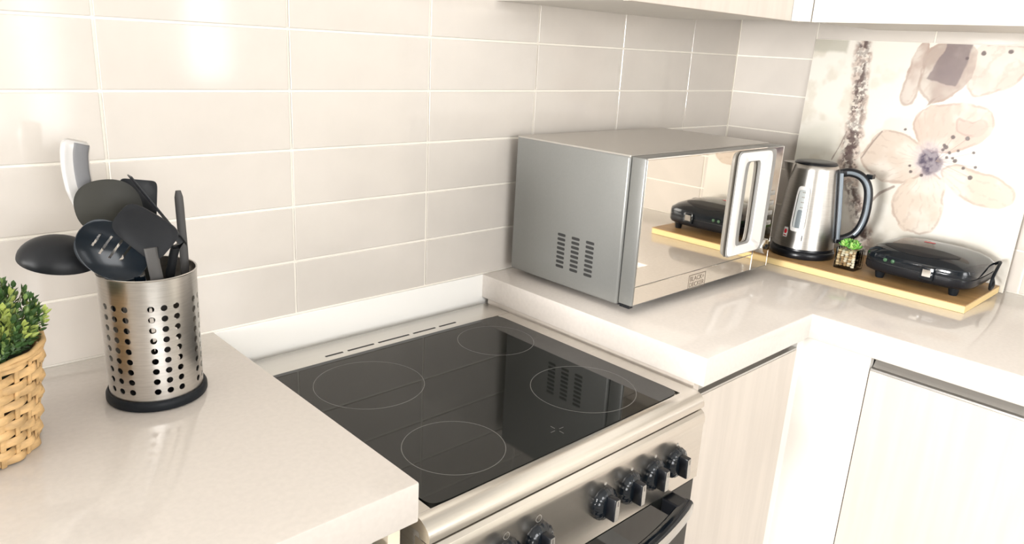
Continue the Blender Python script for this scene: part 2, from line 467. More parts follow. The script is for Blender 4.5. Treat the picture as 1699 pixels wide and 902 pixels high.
for k in range(4):
    a = k * math.pi / 2; c, s = math.cos(a), math.sin(a)
    p = [(.149 + c * q - s * w, -.541 + s * q + c * w, SZ + .0014) for q, w in ((.005, -.0005), (.014, -.0005), (.014, .0005), (.005, .0005))]
    finish('heat_mark', loft([p, [(x, y, z - .0003) for x, y, z in p]]), 'ring', glass)
for a0, a1 in ((.010, .047), (.057, .115), (.125, .198), (.208, .264), (.274, .318)):
    finish('vent_slot', box(a0, a1, -.0880, -.0835, SZ - .003, SZ + .0004, .0003, 1), 'dark', hob)
# control panel with its curved upper lip
prof = [(-.58, -.0900), (-.600, -.0900), (-.608, -.0915), (-.6135, -.096), (-.6165, -.103), (-.6170, -.112), (-.6150, -.118), (-.6155, -.222), (-.58, -.222)]
pan = finish('control_panel', loft([[(x, y, z) for y, z in prof] for x in (SX0 + .001, SX1 - .001)]), 'steel', ck, True, 25)
finish('shadow_gap', box(SX0 + .004, SX1 - .004, -.604, -.58, -.0905, -.0870), 'dark', ck)
PY = -.6155
def knob(x, z, turn):
    bz = lathe([(.0262, -.001), (.0272, .003), (.0258, .0075), (.0212, .0120), (.014, .0140)], (x, PY, z), 64, 'Y', True, True, mod=lambda a: 1 + .028 * math.cos(18 * a))
    k = finish('knob', bz, 'black_gloss', ck, True, 40, org=(x, PY, z))
    ca, sa = math.cos(turn), math.sin(turn)
    mp = lambda a, b, d: (x + a * ca - b * sa, PY - d, z + a * sa + b * ca)
    gr = prism([(-.0055, -.019), (.0055, -.019), (.0065, 0), (.0055, .019), (-.0055, .019), (-.0065, 0)], mp, .008, .0290, .0018)
    g = finish('grip', gr, 'black', k, True, 40)
    finish('grip_face', prism([(-.0040, -.0175), (.0040, -.0175), (.0047, 0), (.0040, .0175), (-.0040, .0175), (-.0047, 0)], mp, .0285, .0298), 'alu', k)
    finish('pointer', prism([(-.0006, .008), (.0006, .008), (.0006, .016), (-.0006, .016)], mp, .0297, .0301), 'print_dark', k)
for x, tn in ((.374, .05), (.312, .0), (.249, .02), (.183, -.03), (.040, .0), (-.022, .04), (-.084, 0)):
    knob(x, -.163, tn)
for x in (.374, .312, .249, .183):
    finish('zone_mark', box(x + .002, x + .006, PY - .0003, PY + .001, -.1335, -.1295), 'print_grey', pan)
for x in (.215, -.055):
    finish('function_mark', box(x - .005, x + .004, PY - .0003, PY + .001, -.1375, -.1350), 'print_dark', pan)
for x in (.040, -.022):
    n = 20
    f = lambda q: [(x + q * math.cos(2 * math.pi * i / n), PY - .0003, -.129 + q * math.sin(2 * math.pi * i / n)) for i in range(n)]
    finish('dial_mark', loft([f(.0050), f(.0057)], False, False), 'print_grey', pan)
# oven door with bowed black handle and steel face
finish('oven_door', box(SX0 + .002, SX1 - .002, -.612, -.575, -.80, -.226, .003), 'glass_black', ck)
path = []
for i in range(25):
    u = i / 24; x = -.085 + u * .475
    path.append((x, -.640 - .034 * math.sin(math.pi * u) ** .8, -.243))
hd = finish('oven_handle', tube(path, (.0135, .0125), 14, (0, 0, 1), sup=3.2), 'black_gloss', ck, True, 50)
finish('handle_face', tube([(x, y - .0118, z - .001) for x, y, z in path], (.0105, .0016), 8, (0, 0, 1), sup=4), 'alu', hd, True, 50)
for x in (-.072, .372):
    finish('handle_bracket', box(x - .016, x + .016, -.645, -.610, -.256, -.229, .003), 'black', hd)
finish('storage_drawer', box(SX0 + .002, SX1 - .002, -.610, -.58, -.885, -.806, .003), 'alu', ck)

# ================================================================== microwave
MX0, MX1, MB, MT = .520, 1.050, .014, .316
mw = thing('microwave', 'silver microwave oven with mirrored door and white loop handle', 'microwave', (.785, -.20, 0))
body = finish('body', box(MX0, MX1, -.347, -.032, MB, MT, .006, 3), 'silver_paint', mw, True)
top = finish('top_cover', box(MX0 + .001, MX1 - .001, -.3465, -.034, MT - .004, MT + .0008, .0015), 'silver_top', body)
v0 = None
for c, y0 in enumerate((-.174, -.214, -.254)):
    for r in range(8):
        zz = .125 - r * .0099
        if v0 is None:
            f = lambda u, v: (MX0 - .0003, y0 - .0112 + u * .0112, zz + v * .0031)
            v0 = finish('vent_slot', patch(f, 5, 20, 2), 'dark', body, org=(MX0, -.1852, .125)); v_y, v_z = y0, zz
        else: dup(v0, (0, y0 - v_y, zz - v_z), body)
for x in (MX0 + .05, MX1 - .05):
    for y in (-.075, -.315):
        finish('foot', lathe([(.012, 0), (.013, .004), (.013, MB + .002)], (x, y, 0), 20), 'rubber', mw)
DX1 = .972
door = finish('door', box(MX0 + .0005, DX1, -.384, -.350, MB + .006, MT - .001, .003, 2), 'silver_paint', mw, True)
finish('door_hinge', box(MX0 + .004, MX0 + .016, -.376, -.352, MB - .001, MB + .0065), 'black', door)
finish('mirror_glass', box(MX0 + .004, DX1 - .001, -.3856, -.3835, .0615, MT - .004, .0006, 1), 'mirror', door)
lt = finish('lower_trim', box(MX0 + .004, DX1 - .001, -.3856, -.3835, MB + .009, .0602, .0006, 1), 'mirror', door)
finish('upper_edge', box(MX0 + .003, DX1, -.3862, -.3835, MT - .0040, MT - .0012, .0005, 1), 'chrome', door)
cpn = finish('control_panel', box(DX1 + .0015, MX1, -.384, -.348, MB + .006, MT - .001, .002), 'silver_paint', mw, True)
finish('panel_face', box(DX1 + .003, MX1 - .002, -.3856, -.3835, MB + .009, MT - .004, .0006, 1), 'mirror_dark', cpn)
finish('panel_edge', box(MX1 - .0022, MX1 + .0004, -.3862, -.3835, MB + .008, MT - .003, .0004, 1), 'chrome', cpn)
finish('door_gap', box(DX1 - .0004, DX1 + .0022, -.3862, -.3835, MB + .009, .0602, .0003, 1), 'white_plastic', cpn)
for zz in (.205, .181, .157, .133):
    finish('button', box(.992, 1.034, -.3890, -.3850, zz - .0055, zz + .0055, .0014), 'alu', cpn, True)
dl = finish('dial', lathe([(.0185, 0), (.0185, .010), (.0165, .013), (.006, .0132)], (1.012, -.385, .078), 40, 'Y'), 'chrome', cpn, True)
finish('dial_cap', lathe([(.0060, .0128), (.0058, .0150), (.003, .0155)], (1.012, -.385, .078), 20, 'Y'), 'black', dl)
# loop handle: a rounded rectangular ring standing off the door
HZ0, HZ1 = .078, .311
def hring(x0, x1, z0, z1, y, e):
    return [(p[0], y, p[1]) for p in sup_ring((x0 + x1) / 2, (z0 + z1) / 2, (x1 - x0) / 2, (z1 - z0) / 2, 0, e, 80)]
rings = [hring(.846, 1.012, HZ0 - .006, HZ1, -.3868, 16), hring(.842, 1.012, HZ0 - .006, HZ1, -.3890, 16), hring(.840, .984, HZ0 - .002, HZ1 - .002, -.3950, 12),
         hring(.868, .938, HZ0 + .019, HZ1 - .022, -.3950, 8), hring(.892, .936, HZ0 + .022, HZ1 - .025, -.3890, 7), hring(.892, .936, HZ0 + .022, HZ1 - .025, -.3868, 7)]
bm = loft(rings + [rings[0]], False, False); bmesh.ops.remove_doubles(bm, verts=bm.verts, dist=1e-6)
hd = finish('handle', bm, 'handle_grey', door, True, 30)
rings = [hring(.839, .9845, HZ0 - .0025, HZ1 - .0017, -.3945, 12), hring(.841, .983, HZ0 - .001, HZ1 - .003, -.3960, 12), hring(.866, .939, HZ0 + .018, HZ1 - .021, -.3960, 8), hring(.868, .9375, HZ0 + .0195, HZ1 - .0225, -.3945, 8)]
bm = loft(rings + [rings[0]], False, False); bmesh.ops.remove_doubles(bm, verts=bm.verts, dist=1e-6)
finish('handle_face', bm, 'white_plastic', hd, True, 40)
# maker's mark in a thin box on the lower trim
LX, LZ, LW, LH = .746, .0365, .0325, .0165
mpx = lambda a, b, d: (LX + a, -.3858 - d, LZ + b)
bm = loft([[mpx(a * s, b * s2, 0) for a, b in ((-1, -1), (1, -1), (1, 1), (-1, 1))] for s, s2 in ((LW, LH), (LW - .0016, LH - .0016))], False, False)
finish('logo_frame', bm, 'print_brown', lt)
for body_t, dz in (('BLACK+', .0065), ('DECKER', -.0068)):
    finish('logo_text', text_bm(body_t, .0150, lambda a, b, d, dz=dz: (LX + a, -.3858 - d, LZ + dz + b), .0001, 1.02), 'print_brown', lt, recalc=False)

# ================================================================== flower panel
PY0, PY1, PH = -.236, -.811, .565           # its left and right edge, its height
PB, PT = 1.407, 1.4315                      # stands out from the wall below, leans on it above
def pan_map(a, b, d):                       # a: mm from the left, b: mm up, d: m towards the room
    k = b / 1000 / PH
    return (PB + (PT - PB) * k - d, PY0 - a / 1000, b / 1000 * .999 + .001)
pnl = thing('flower_panel', 'square decorative panel printed with a pale watercolour blossom, leaning on the short wall', 'picture panel', (1.41, (PY0 + PY1) / 2, 0))
W_ = (PY0 - PY1) * 1000
finish('board', prism([(0, 0), (W_, 0), (W_, PH * 1000), (0, PH * 1000)], pan_map, -.0035, 0, .0006), 'board_white', pnl)

def paint_panel(nx=400, ny=400):
    A, B = np.meshgrid(np.linspace(1.2, W_ - 1.2, nx), np.linspace(1.2, PH * 1000 - 1.2, ny))
    def noise(scale, seed):
        r = np.random.default_rng(seed); out = np.zeros_like(A); amp = 1; tot = 0
        for o in range(4):
            s = scale / 2 ** o; gx, gy = int(W_ / s) + 3, int(PH * 1000 / s) + 3
            g = r.random((gy, gx)); fx, fy = A / s, B / s; ix, iy = fx.astype(int), fy.astype(int)
            tx, ty = fx - ix, fy - iy; tx = tx * tx * (3 - 2 * tx); ty = ty * ty * (3 - 2 * ty)
            out += amp * (g[iy, ix] * (1 - tx) * (1 - ty) + g[iy, ix + 1] * tx * (1 - ty) + g[iy + 1, ix] * (1 - tx) * ty + g[iy + 1, ix + 1] * tx * ty); tot += amp; amp *= .5
        return out / tot
    n1, n2, n3 = noise(60, 1), noise(25, 2), noise(9, 3); nf = noise(14, 5); n4 = noise(6.5, 9); nl = noise(140, 6)
    def sdf(poly):
        P = np.array(poly, float); ins = np.zeros_like(A, bool); d = np.full_like(A, 1e9)
        for i in range(len(P)):
            x0, y0 = P[i - 1]; x1, y1 = P[i]
            t = np.clip(((A - x0) * (x1 - x0) + (B - y0) * (y1 - y0)) / ((x1 - x0) ** 2 + (y1 - y0) ** 2), 0, 1)
            d = np.minimum(d, np.hypot(A - x0 - t * (x1 - x0), B - y0 - t * (y1 - y0)))
            c = ((y0 > B) != (y1 > B)) & (A < (x1 - x0) * (B - y0) / (y1 - y0 + 1e-9) + x0); ins ^= c
        return np.where(ins, -d, d)
    def round_poly(p, k=2):
        p = [np.array(q, float) for q in p]
        for _ in range(k): p = [r for i in range(len(p)) for r in (.75 * p[i - 1] + .25 * p[i], .25 * p[i - 1] + .75 * p[i])]
        return p
    def line(pts):
        d = np.full_like(A, 1e9); pts = np.array(pts, float)
        for (x0, y0), (x1, y1) in zip(pts[:-1], pts[1:]):
            t = np.clip(((A - x0) * (x1 - x0) + (B - y0) * (y1 - y0)) / ((x1 - x0) ** 2 + (y1 - y0) ** 2 + 1e-9), 0, 1)
            d = np.minimum(d, np.hypot(A - x0 - t * (x1 - x0), B - y0 - t * (y1 - y0)))
        return d
    def sm(x, a, b): t = np.clip((x - a) / (b - a), 0, 1); return t * t * (3 - 2 * t)
    img = np.zeros((*A.shape, 3)) + np.array([.74, .71, .645])
    def lay_(col, m): img[:] = img * (1 - m[..., None]) + np.array(col) * m[..., None]
    lay_((.68, .66, .58), .9 * sm(nl, .40, .62) * sm(A, 260, 20))
    lay_((.58, .53, .44), .6 * sm(n1, .48, .65) * sm(A, 420, 100))
    lay_((.52, .47, .39), .6 * sm(B, 180, 20) * sm(n1, .3, .6))
    lay_((.46, .44, .37), .85 * sm(sdf([(-5, 575), (97, 575), (92, 531), (-5, 531)]) + n2 * 8, 8, -2))
    petal = (.56, .45, .37); edge = (.36, .26, .21); vein = (.44, .34, .28)
    def petal_(poly, c=petal, e=edge, s=.62, cen=(347, 279)):
        d = sdf(round_poly(poly)) + (n2 - .5) * 12
        ins = sm(d, 1.2, -1.8)
        lay_(c, ins * (s * .48 + .52 * s * sm(n1, .35, .65)))
        lay_(e, .55 * sm(np.abs(d + 3.5), 4.5, .4) * sm(n2, .3, .55))
        ang = np.arctan2(B - cen[1], A - cen[0])
        lay_(vein, ins * .32 * sm(np.sin(ang * 34 + n2 * 6), .55, 1) * sm(n3, .35, .6))
    up = (.40, .32, .275)
    petal_([(381, 570), (520, 574), (520, 495), (444, 449), (395, 438)], (.58, .45, .39), s=.85)
    petal_([(274, 570), (256, 522), (246, 455), (249, 416), (270, 404), (290, 424), (288, 465), (297, 524), (294, 570)], (.42, .32, .275), s=1.0, cen=(330, 600))
    petal_([(288, 570), (396, 572), (404, 502), (389, 466), (357, 425), (316, 422), (283, 451), (285, 495)], up, s=1.0, cen=(360, 600))
    lay_((.15, .11, .115), .9 * sm(sdf([(331, 572), (388, 572), (382, 514), (369, 467), (337, 472), (298, 478), (312, 510), (326, 540)]) + (n2 - .5) * 10, 2, -2) * (.6 + .5 * n1))
    petal_([(360, 470), (300, 395), (293, 365), (320, 430), (345, 440)], (.33, .255, .215), s=1.0)
    petal_([(338, 300), (300, 341), (288, 370), (303, 403), (339, 423), (398, 430), (450, 427), (476, 396), (468, 360), (437, 328), (389, 304)], (.55, .43, .36), s=.95)
    petal_([(390, 400), (420, 385), (450, 398), (462, 380), (440, 350), (400, 352), (385, 375)], (.52, .39, .33), s=.8)
    petal_([(345, 290), (322, 322), (276, 350), (220, 348), (188, 298), (176, 258), (222, 222), (280, 211), (323, 226), (347, 255)], (.58, .48, .40), s=.9)
    petal_([(350, 260), (300, 225), (280, 176), (288, 132), (324, 100), (373, 93), (404, 124), (406, 182), (400, 230), (378, 256)], (.60, .49, .40), s=.85)
    petal_([(372, 262), (410, 225), (450, 197), (502, 190), (552, 208), (551, 243), (508, 270), (459, 277), (405, 290)], (.58, .48, .39), s=.9)
    # twig
    st = [(130, 575), (141, 470), (151, 394), (152, 315), (151, 250), (171, 188), (205, 129), (229, 68), (240, -10)]
    d = line(st) + (n2 - .5) * 16
    lay_((.52, .42, .36), sm(d, 30, 19) * (.25 + .6 * sm(nf, .42, .6)))
    lay_((.10, .065, .06), .95 * sm(d, 27, 12) * np.maximum(sm(n4, .52, .60), .7 * sm(n3, .56, .64)) * (.55 + .45 * sm(n1, .4, .6)))
    lay_((.10, .065, .06), .9 * sm(d, 19, 8) * sm(n2, .53, .62))
    for pts, w in (([(106, 252), (122, 295), (132, 330)], 2.2), ([(184, 268), (206, 314), (222, 341)], 2.4), ([(205, 130), (225, 149), (249, 185), (280, 207)], 4.5)):
        lay_((.26, .20, .17), .8 * sm(line(pts) + (n3 - .5) * 2, w, w * .4))
    # flower heart and stamens
    dc = np.hypot((A - 352) / 32, (B - 283) / 34) + (n2 - .5) * .8 + (n3 - .5) * .5
    lay_((.38, .30, .36), .6 * sm(dc, 1.6, .7)); lay_((.085, .065, .10), .93 * sm(dc, 1.02, .72) * (.62 + .5 * sm(n3, .3, .7)))
    dots = [(391, 347), (423, 348), (375, 326), (380, 321), (375, 314), (391, 309), (409, 316), (443, 316), (387, 297), (400, 297), (407, 291), (428, 277), (454, 283), (448, 257), (307, 265), (312, 251), (339, 246), (278, 353), (414, 545), (469, 551), (382, 532)]
    for p in ((443, 316), (454, 283), (448, 257), (407, 291), (423, 348), (391, 347)):
        lay_((.30, .22, .19), .6 * sm(line([(365, 285), p]), 1.1, .3))
    for k, (x, y) in enumerate(dots):
        r = 6.4 if k in (0, 1, 3, 10, 13, 18, 19) else 5.0
        lay_((.07, .045, .045), .9 * sm(np.hypot(A - x, (B - y) * 1.05) + (n3 - .5) * 3, r, r - 2.4))
    return A, B, np.clip(img, 0, 1)
A, B, img = paint_panel()
ny, nx = A.shape
k = B / 1000 / PH
co = np.stack([PB + (PT - PB) * k - .0006, PY0 - A / 1000, B / 1000 * .999 + .001], -1).reshape(-1, 3) - np.array(ORG[pnl])
idx = np.arange(nx * ny).reshape(ny, nx)
quads = np.stack([idx[:-1, :-1], idx[1:, :-1], idx[1:, 1:], idx[:-1, 1:]], -1).reshape(-1, 4)
me = bpy.data.meshes.new('print'); me.vertices.add(len(co)); me.vertices.foreach_set('co', co.ravel())
me.loops.add(quads.size); me.loops.foreach_set('vertex_index', quads.ravel().astype(np.int32))
me.polygons.add(len(quads)); me.polygons.foreach_set('loop_start', np.arange(0, quads.size, 4, dtype=np.int32))
me.update(calc_edges=True); me.validate()
at = me.attributes.new('tint', 'FLOAT_COLOR', 'POINT')
at.data.foreach_set('color', np.concatenate([img.reshape(-1, 3), np.ones((nx * ny, 1))], 1).astype(np.float32).ravel())
me.materials.append(M['print'])
pr = link(bpy.data.objects.new('print', me)); pr.parent = pnl
pr['label'] = 'watercolour blossom print'

# ================================================================== bamboo board
BZ = .018
bd = thing('bamboo_board', 'long bamboo serving board under the kettle and sandwich maker', 'board', (1.27, -.54, 0))
finish('slab', box(1.150, 1.4015, -.803, -.290, .0004, BZ - .0022, .0006), 'wood_edge', bd)
finish('top_face', box(1.1504, 1.4011, -.8026, -.2904, BZ - .0022, BZ, .0004, 1), 'wood_top', bd)

# ================================================================== kettle
KC = Vector((1.263, -.372, 0)); KF = Vector((-.917, -.400, 0)).normalized(); KH = Vector((.400, -.917, 0)).normalized()
kt = thing('kettle', 'brushed steel electric kettle with black handle standing on the bamboo board', 'kettle', (KC.x, KC.y, BZ))
K0, K1 = .043, .252
def kr(z):
    u = (z - K0) / (K1 - K0); return .0765 - .0215 * u ** 1.15
def kp(az, z, off=0.0): return KC + (KF * math.cos(az) + KH * math.sin(az)) * (kr(z) + off) + Vector((0, 0, z))
prof = [(kr(K0) - .003, K0 - .001)] + [(kr(K0 + (K1 - K0) * i / 24), K0 + (K1 - K0) * i / 24) for i in range(25)] + [(kr(K1) - .004, K1 + .004)]
body = finish('body', lathe(prof, KC, 72), 'steel_v', kt, True, 40)
base = finish('power_base', lathe([(.078, BZ), (.0805, BZ + .003), (.0805, BZ + .013), (.078, BZ + .018), (.0765, BZ + .019), (.0775, BZ + .0205), (.0765, K0 + .001), (.07, K0 + .002)], KC, 72), 'black', kt, True, 40)
lid = finish('lid', lathe([(.0515, K1 + .002), (.0520, K1 + .006), (.049, K1 + .009), (.034, K1 + .0115), (.012, K1 + .0125)], KC, 60), 'black', kt, True, 50)
# spout lip opposite the handle
rings = []
for zz, out, half in ((.205, .001, .006), (.222, .010, .013), (.238, .018, .018), (.2555, .025, .021)):
    c0 = math.pi * 1.5; r = []
    for i in range(13):
        q = (i - 6) / 6
        az = c0 + q * half / kr(zz) * 1.15
        r.append(kp(az, zz, out * (1 - q * q) ** .8 + .0003))
    for i in range(13):
        q = (6 - i) / 6; r.append(kp(c0 + q * half / kr(zz) * 1.15, zz, -.004))
    rings.append(r)
finish('spout', loft(rings), 'steel_v', body, True, 40)
# handle: bow of black plastic with slate inlay
def kh(o, z): return KC + KH * o + Vector((0, 0, z))
hp = smooth_path([kh(.060, .238), kh(.085, .243), kh(.112, .234), kh(.130, .208), kh(.136, .165), kh(.133, .122), kh(.120, .090), kh(.096, .072), kh(.074, .068)], 40)
hd = finish('handle', tube(hp, (.0125, .0108), 16, KF, sup=2.8), 'black', kt, True, 50)
finish('handle_inlay', tube([p + KF * .0118 for p in hp[3:-9]], (.0018, .0042), 8, KF), 'handle_inlay', hd, True, 50)
st = smooth_path([kh(kr(z) + .004, z) for z in (.060, .11, .17, .215, .246)], 20)
sp = finish('handle_spine', tube(st, (.014, .0085), 12, KF, sup=3), 'black', hd, True, 50)
finish('spine_inlay', tube([p + KF * .0132 + KH * .003 for p in st[1:-1]], (.0018, .0045), 8, KF), 'handle_inlay', hd, True, 50)
bm = box(-.010, .010, -.008, .008, -.006, .006, .002); bmesh.ops.translate(bm, verts=bm.verts, vec=kh(.131, .2375))
finish('lid_button', bm, 'black_gloss', hd)
# water gauge
az0, haz, z0, hzz = -.27, .235, .146, .0575
gw = finish('water_gauge', patch(lambda u, v: kp(az0 + u * haz * .78, z0 + v * (hzz - .005), .0008), 6, 40, 8), 'level', body, True, 60)
finish('gauge_frame', thicken(ring_patch(lambda u, v: kp(az0 + u * haz, z0 + v * hzz, .0030), .84, 6, 56), .0022), 'white_plastic', gw, True, 50)
finish('water_line', patch(lambda u, v: kp(az0 - .01 + u * .09, .120 + v * .024, .0014), 5, 24, 4), 'water', gw, True, 60)
for zz in (.150, .163, .176, .188):
    finish('gauge_mark', patch(lambda u, v: kp(az0 + .02 + u * .065, zz + v * .0012, .0014), 8, 12, 2), 'print_grey', gw)
sk = finish('sticker', patch(lambda u, v: kp(-.66 + u * .085, .082 + v * .0125, .0006), 14, 40, 5), 'white_plastic', body, True, 60)
finish('sticker_logo', patch(lambda u, v: kp(-.66 + u * .055, .084 + v * .0062, .0010), 2, 24, 3), 'red', sk, True, 60)
finish('sticker_text', patch(lambda u, v: kp(-.66 + u * .055, .0735 + v * .0012, .0010), 8, 16, 2), 'red', sk)
finish('maker_mark', patch(lambda u, v: kp(-.06 + u * .020, .073 + v * .0085, .0006), 3, 20, 3), 'print_dark', body)

# ================================================================== succulent in a glass cube
SCX, SCY, SH = 1.228, -.511, .0265
su = thing('succulent_pot', 'tiny green succulent in a glass cube of pebbles beside the kettle', 'plant', (SCX, SCY, BZ))
ringo = lambda h, z: sup_ring(SCX, SCY, h, h, z, 12, 32)
rings = [ringo(SH - .001, BZ), ringo(SH, BZ + .001), ringo(SH, BZ + .052), ringo(SH - .0025, BZ + .052), ringo(SH - .0025, BZ + .006)]
finish('glass_cube', loft(rings), 'clear', su, True, 40)
PEB = [mat('pebble_%s' % n, c, .5) for n, c in (('sand', (.72, .56, .34)), ('cream', (.82, .74, .58)), ('brown', (.42, .27, .13)))]
bm0 = bmesh.new(); bmesh.ops.create_icosphere(bm0, subdivisions=1, radius=1)
peb = []
for m_ in PEB:
    me = bpy.data.meshes.new('pebble'); bm0.to_mesh(me); me.materials.append(m_); me.polygons.foreach_set('use_smooth', [True] * len(me.polygons)); peb.append(me)
bm0.free()
for lay_i in range(7):
    for i in range(5):
        for j in range(5):
            if 0 < i < 4 and 0 < j < 4 and lay_i < 6: continue
            o = link(bpy.data.objects.new('pebble', peb[random.randrange(3)])); o.parent = su
            o.location = ((i - 2) * .0093 + random.uniform(-.0014, .0014), (j - 2) * .0093 + random.uniform(-.0014, .0014), .0105 + lay_i * .0056 + random.uniform(-.001, .001))
            o.scale = (random.uniform(.0046, .0062), random.uniform(.0046, .0062), random.uniform(.0036, .0050)); o.rotation_euler = (0, 0, random.uniform(0, 3))
def leaf_shape(L, w, th):
    bm = bmesh.new(); rings = []
    for u, s, zc in ((0, .35, 0), (.3, .8, .02), (.6, 1, .10), (.85, .7, .24), (1, .08, .36)):
        rings.append([(w * s * math.cos(a), u * L, zc * L + th * s * math.sin(a)) for a in [2 * math.pi * i / 8 for i in range(8)]])
    return loft(rings)
greens = [mat('succulent_%s' % n, c, .4) for n, c in (('bright', (.16, .42, .06)), ('mid', (.08, .27, .05)), ('lime', (.36, .60, .16)))]
lm = []
for g in greens:
    b = leaf_shape(.0185, .0058, .0028); me = bpy.data.meshes.new('leaf'); b.to_mesh(me); b.free(); me.materials.append(g)
    me.polygons.foreach_set('use_smooth', [True] * len(me.polygons)); lm.append(me)
for ro, (ox, oy) in enumerate(((-.010, -.006), (.011, -.004), (0, .010), (-.002, -.013), (.012, .010), (-.013, .011))):
    for tier, (cnt, tilt, sc) in enumerate(((7, .25, 1.0), (6, .75, .85), (4, 1.2, .6))):
        for q in range(cnt):
            o = link(bpy.data.objects.new('leaf', lm[(q + ro + tier) % 3])); o.parent = su
            o.location = (ox, oy, .052 + tier * .0035 + (ro % 3) * .002); o.scale = (sc * .9,) * 3
            o.rotation_euler = (tilt + random.uniform(-.15, .15), 0, 2 * math.pi * q / cnt + tier * .4 + ro)

# ================================================================== sandwich maker
SMX, SMY = 1.290, -.672
sm_ = thing('sandwich_maker', 'glossy black sandwich maker with domed lid on the bamboo board', 'sandwich maker', (SMX, SMY, BZ))
def sring(f, z, e=8.0, dx=0.0):
    pts = []
    for i in range(72):
        a = 2 * math.pi * i / 72; c, s = math.cos(a), math.sin(a)
        x = math.copysign(abs(c) ** (2 / e), c); y = math.copysign(abs(s) ** (2 / e), s)
        hx_ = .094 + .012 * (1 - y * y) * (1 if x < 0 else .3)         # bowed front
        hy_ = .122 - .006 * max(0, -x) ** 2                            # narrower towards the front
        pts.append((SMX + dx + f * hx_ * x, SMY + f * hy_ * y, z))
    return pts
lo = finish('lower_shell', loft([sring(.90, BZ + .0165), sring(.97, BZ + .020), sring(1.0, BZ + .026), sring(1.0, BZ + .0405)]), 'black', sm_, True, 40)
finish('hinge_gap', loft([sring(.975, BZ + .040), sring(.975, BZ + .0425)]), 'dark', sm_)
lid_bm = loft([sring(.995, BZ + .0425), sring(1.0, BZ + .045), sring(1.0, BZ + .056), sring(.985, BZ + .061), sring(.90, BZ + .071, 6, .003), sring(.76, BZ + .079, 4.4, .008), sring(.55, BZ + .085, 3, .012), sring(.28, BZ + .088, 2.4, .014), sring(.05, BZ + .0888, 2, .015)])
from mathutils.bvhtree import BVHTree
lid_tree = BVHTree.FromBMesh(lid_bm)
up = finish('lid', lid_bm, 'black_gloss', sm_, True, 28)
def on_lid(x, y, off=.0008):
    h = lid_tree.ray_cast(Vector((x, y, .3)), Vector((0, 0, -1)))
    return Vector((x, y, (h[0].z if h[0] else BZ + .05) + off))
finish('lid_dark_reflection', thicken(patch(lambda u, v: on_lid(SMX - .064 + v * .0245 * (1 - .35 * u * u) + .012 * u * u, SMY + .004 + u * .082), 2.6, 56, 10), .0006), 'nylon', up, True, 50)  # dark reflection on the lid's front slope, drawn as a thin matt black oval
finish('logo', patch(lambda u, v: on_lid(SMX + .012 + v * .005, SMY + .010 + u * .013, .0005), 4, 20, 2), 'red', up)
finish('latch', box(SMX - .1125, SMX - .100, SMY - .048, SMY - .018, BZ + .028, BZ + .058, .002), 'black_gloss', up, True)
finish('latch_badge', box(SMX - .1134, SMX - .1122, SMY - .042, SMY - .024, BZ + .036, BZ + .052, .0003, 1), 'chrome', up)
for dy in (.045, .062):
    finish('indicator_light', lathe([(.0045, 0), (.0045, .0025), (.003, .0035)], (SMX - .103, SMY + dy, BZ + .0515), 16, 'X'), 'amber', up, True)
f0 = None
for dx, dy in ((-.075, .078), (-.075, -.085), (.075, .085), (.075, -.085)):
    b = lathe([(.0085, 0), (.0095, .003), (.0125, .020)], (SMX + dx, SMY + dy, BZ), 20)
    finish('foot', b, 'rubber', sm_, True)
cord = smooth_path([(SMX + .085, SMY - .112, BZ + .052), (SMX + .075, SMY - .128, BZ + .064), (SMX + .045, SMY - .133, BZ + .060), (SMX + .018, SMY - .134, BZ + .042), (SMX + .010, SMY - .134, BZ + .020), (SMX + .030, SMY - .131, BZ + .007), (SMX + .062, SMY - .128, BZ + .012), (SMX + .090, SMY - .115, BZ + .028)], 48)
finish('power_cord', tube(cord, .0034, 10), 'rubber', sm_, True, 60)

# ================================================================== utensil holder
UHX, UHY = -.313, -.180
uh = thing('utensil_holder', 'perforated stainless steel utensil holder on a black base ring', 'holder', (UHX, UHY, 0))
SD = Vector((.955, -.297, 0)); DP = Vector((-.297, -.955, 0))       # image-right and towards-camera at the holder
def uv(s, z, d=0.0): return Vector((UHX, UHY, 0)) + SD * s + DP * d + Vector((0, 0, z))
UR, UH0, UH1 = .0612, .012, .186
NC, NR = 24, 9
z_first, z_pitch, hole_r = .1475, .0149, .0043
zs = [UH0] + [z_first + z_pitch / 2 - k * z_pitch for k in range(NR, -1, -1)] + [UH1]
bm = bmesh.new()
def cyl(a, z):
    r = UR + .0015 * (z / UH1); return bm.verts.new((UHX, UHY, z) + (DP * math.cos(a) + SD * math.sin(a)) * r) if False else bm.verts.new(Vector((UHX, UHY, z)) + (DP * math.cos(a) + SD * math.sin(a)) * r)
da = 2 * math.pi / NC
for c in range(NC):
    a0 = (c - .5) * da
    for k in range(len(zs) - 1):
        zz0, zz1 = zs[k], zs[k + 1]
        if 1 <= k <= NR and c % 4 != 3:
            per = []
            for i in range(4): per.append((i / 4, 0))
            for i in range(4): per.append((1, i / 4))
            for i in range(4): per.append((1 - i / 4, 1))
            for i in range(4): per.append((0, 1 - i / 4))
            outer = [cyl(a0 + u * da, zz0 + v * (zz1 - zz0)) for u, v in per]
            inner = []
            for u, v in per:
                t = math.atan2(v - .5, u - .5)
                inner.append(cyl(a0 + .5 * da + hole_r / UR * math.cos(t), (zz0 + zz1) / 2 + hole_r * math.sin(t)))
            for i in range(16): bm.faces.new((outer[i], outer[(i + 1) % 16], inner[(i + 1) % 16], inner[i]))
        else:
            nv = 4
            g = [[cyl(a0 + i / 4 * da, zz0 + j / nv * (zz1 - zz0)) for i in range(5)] for j in range(nv + 1)]
            for j in range(nv):
                for i in range(4): bm.faces.new((g[j][i], g[j][i + 1], g[j + 1][i + 1], g[j + 1][i]))
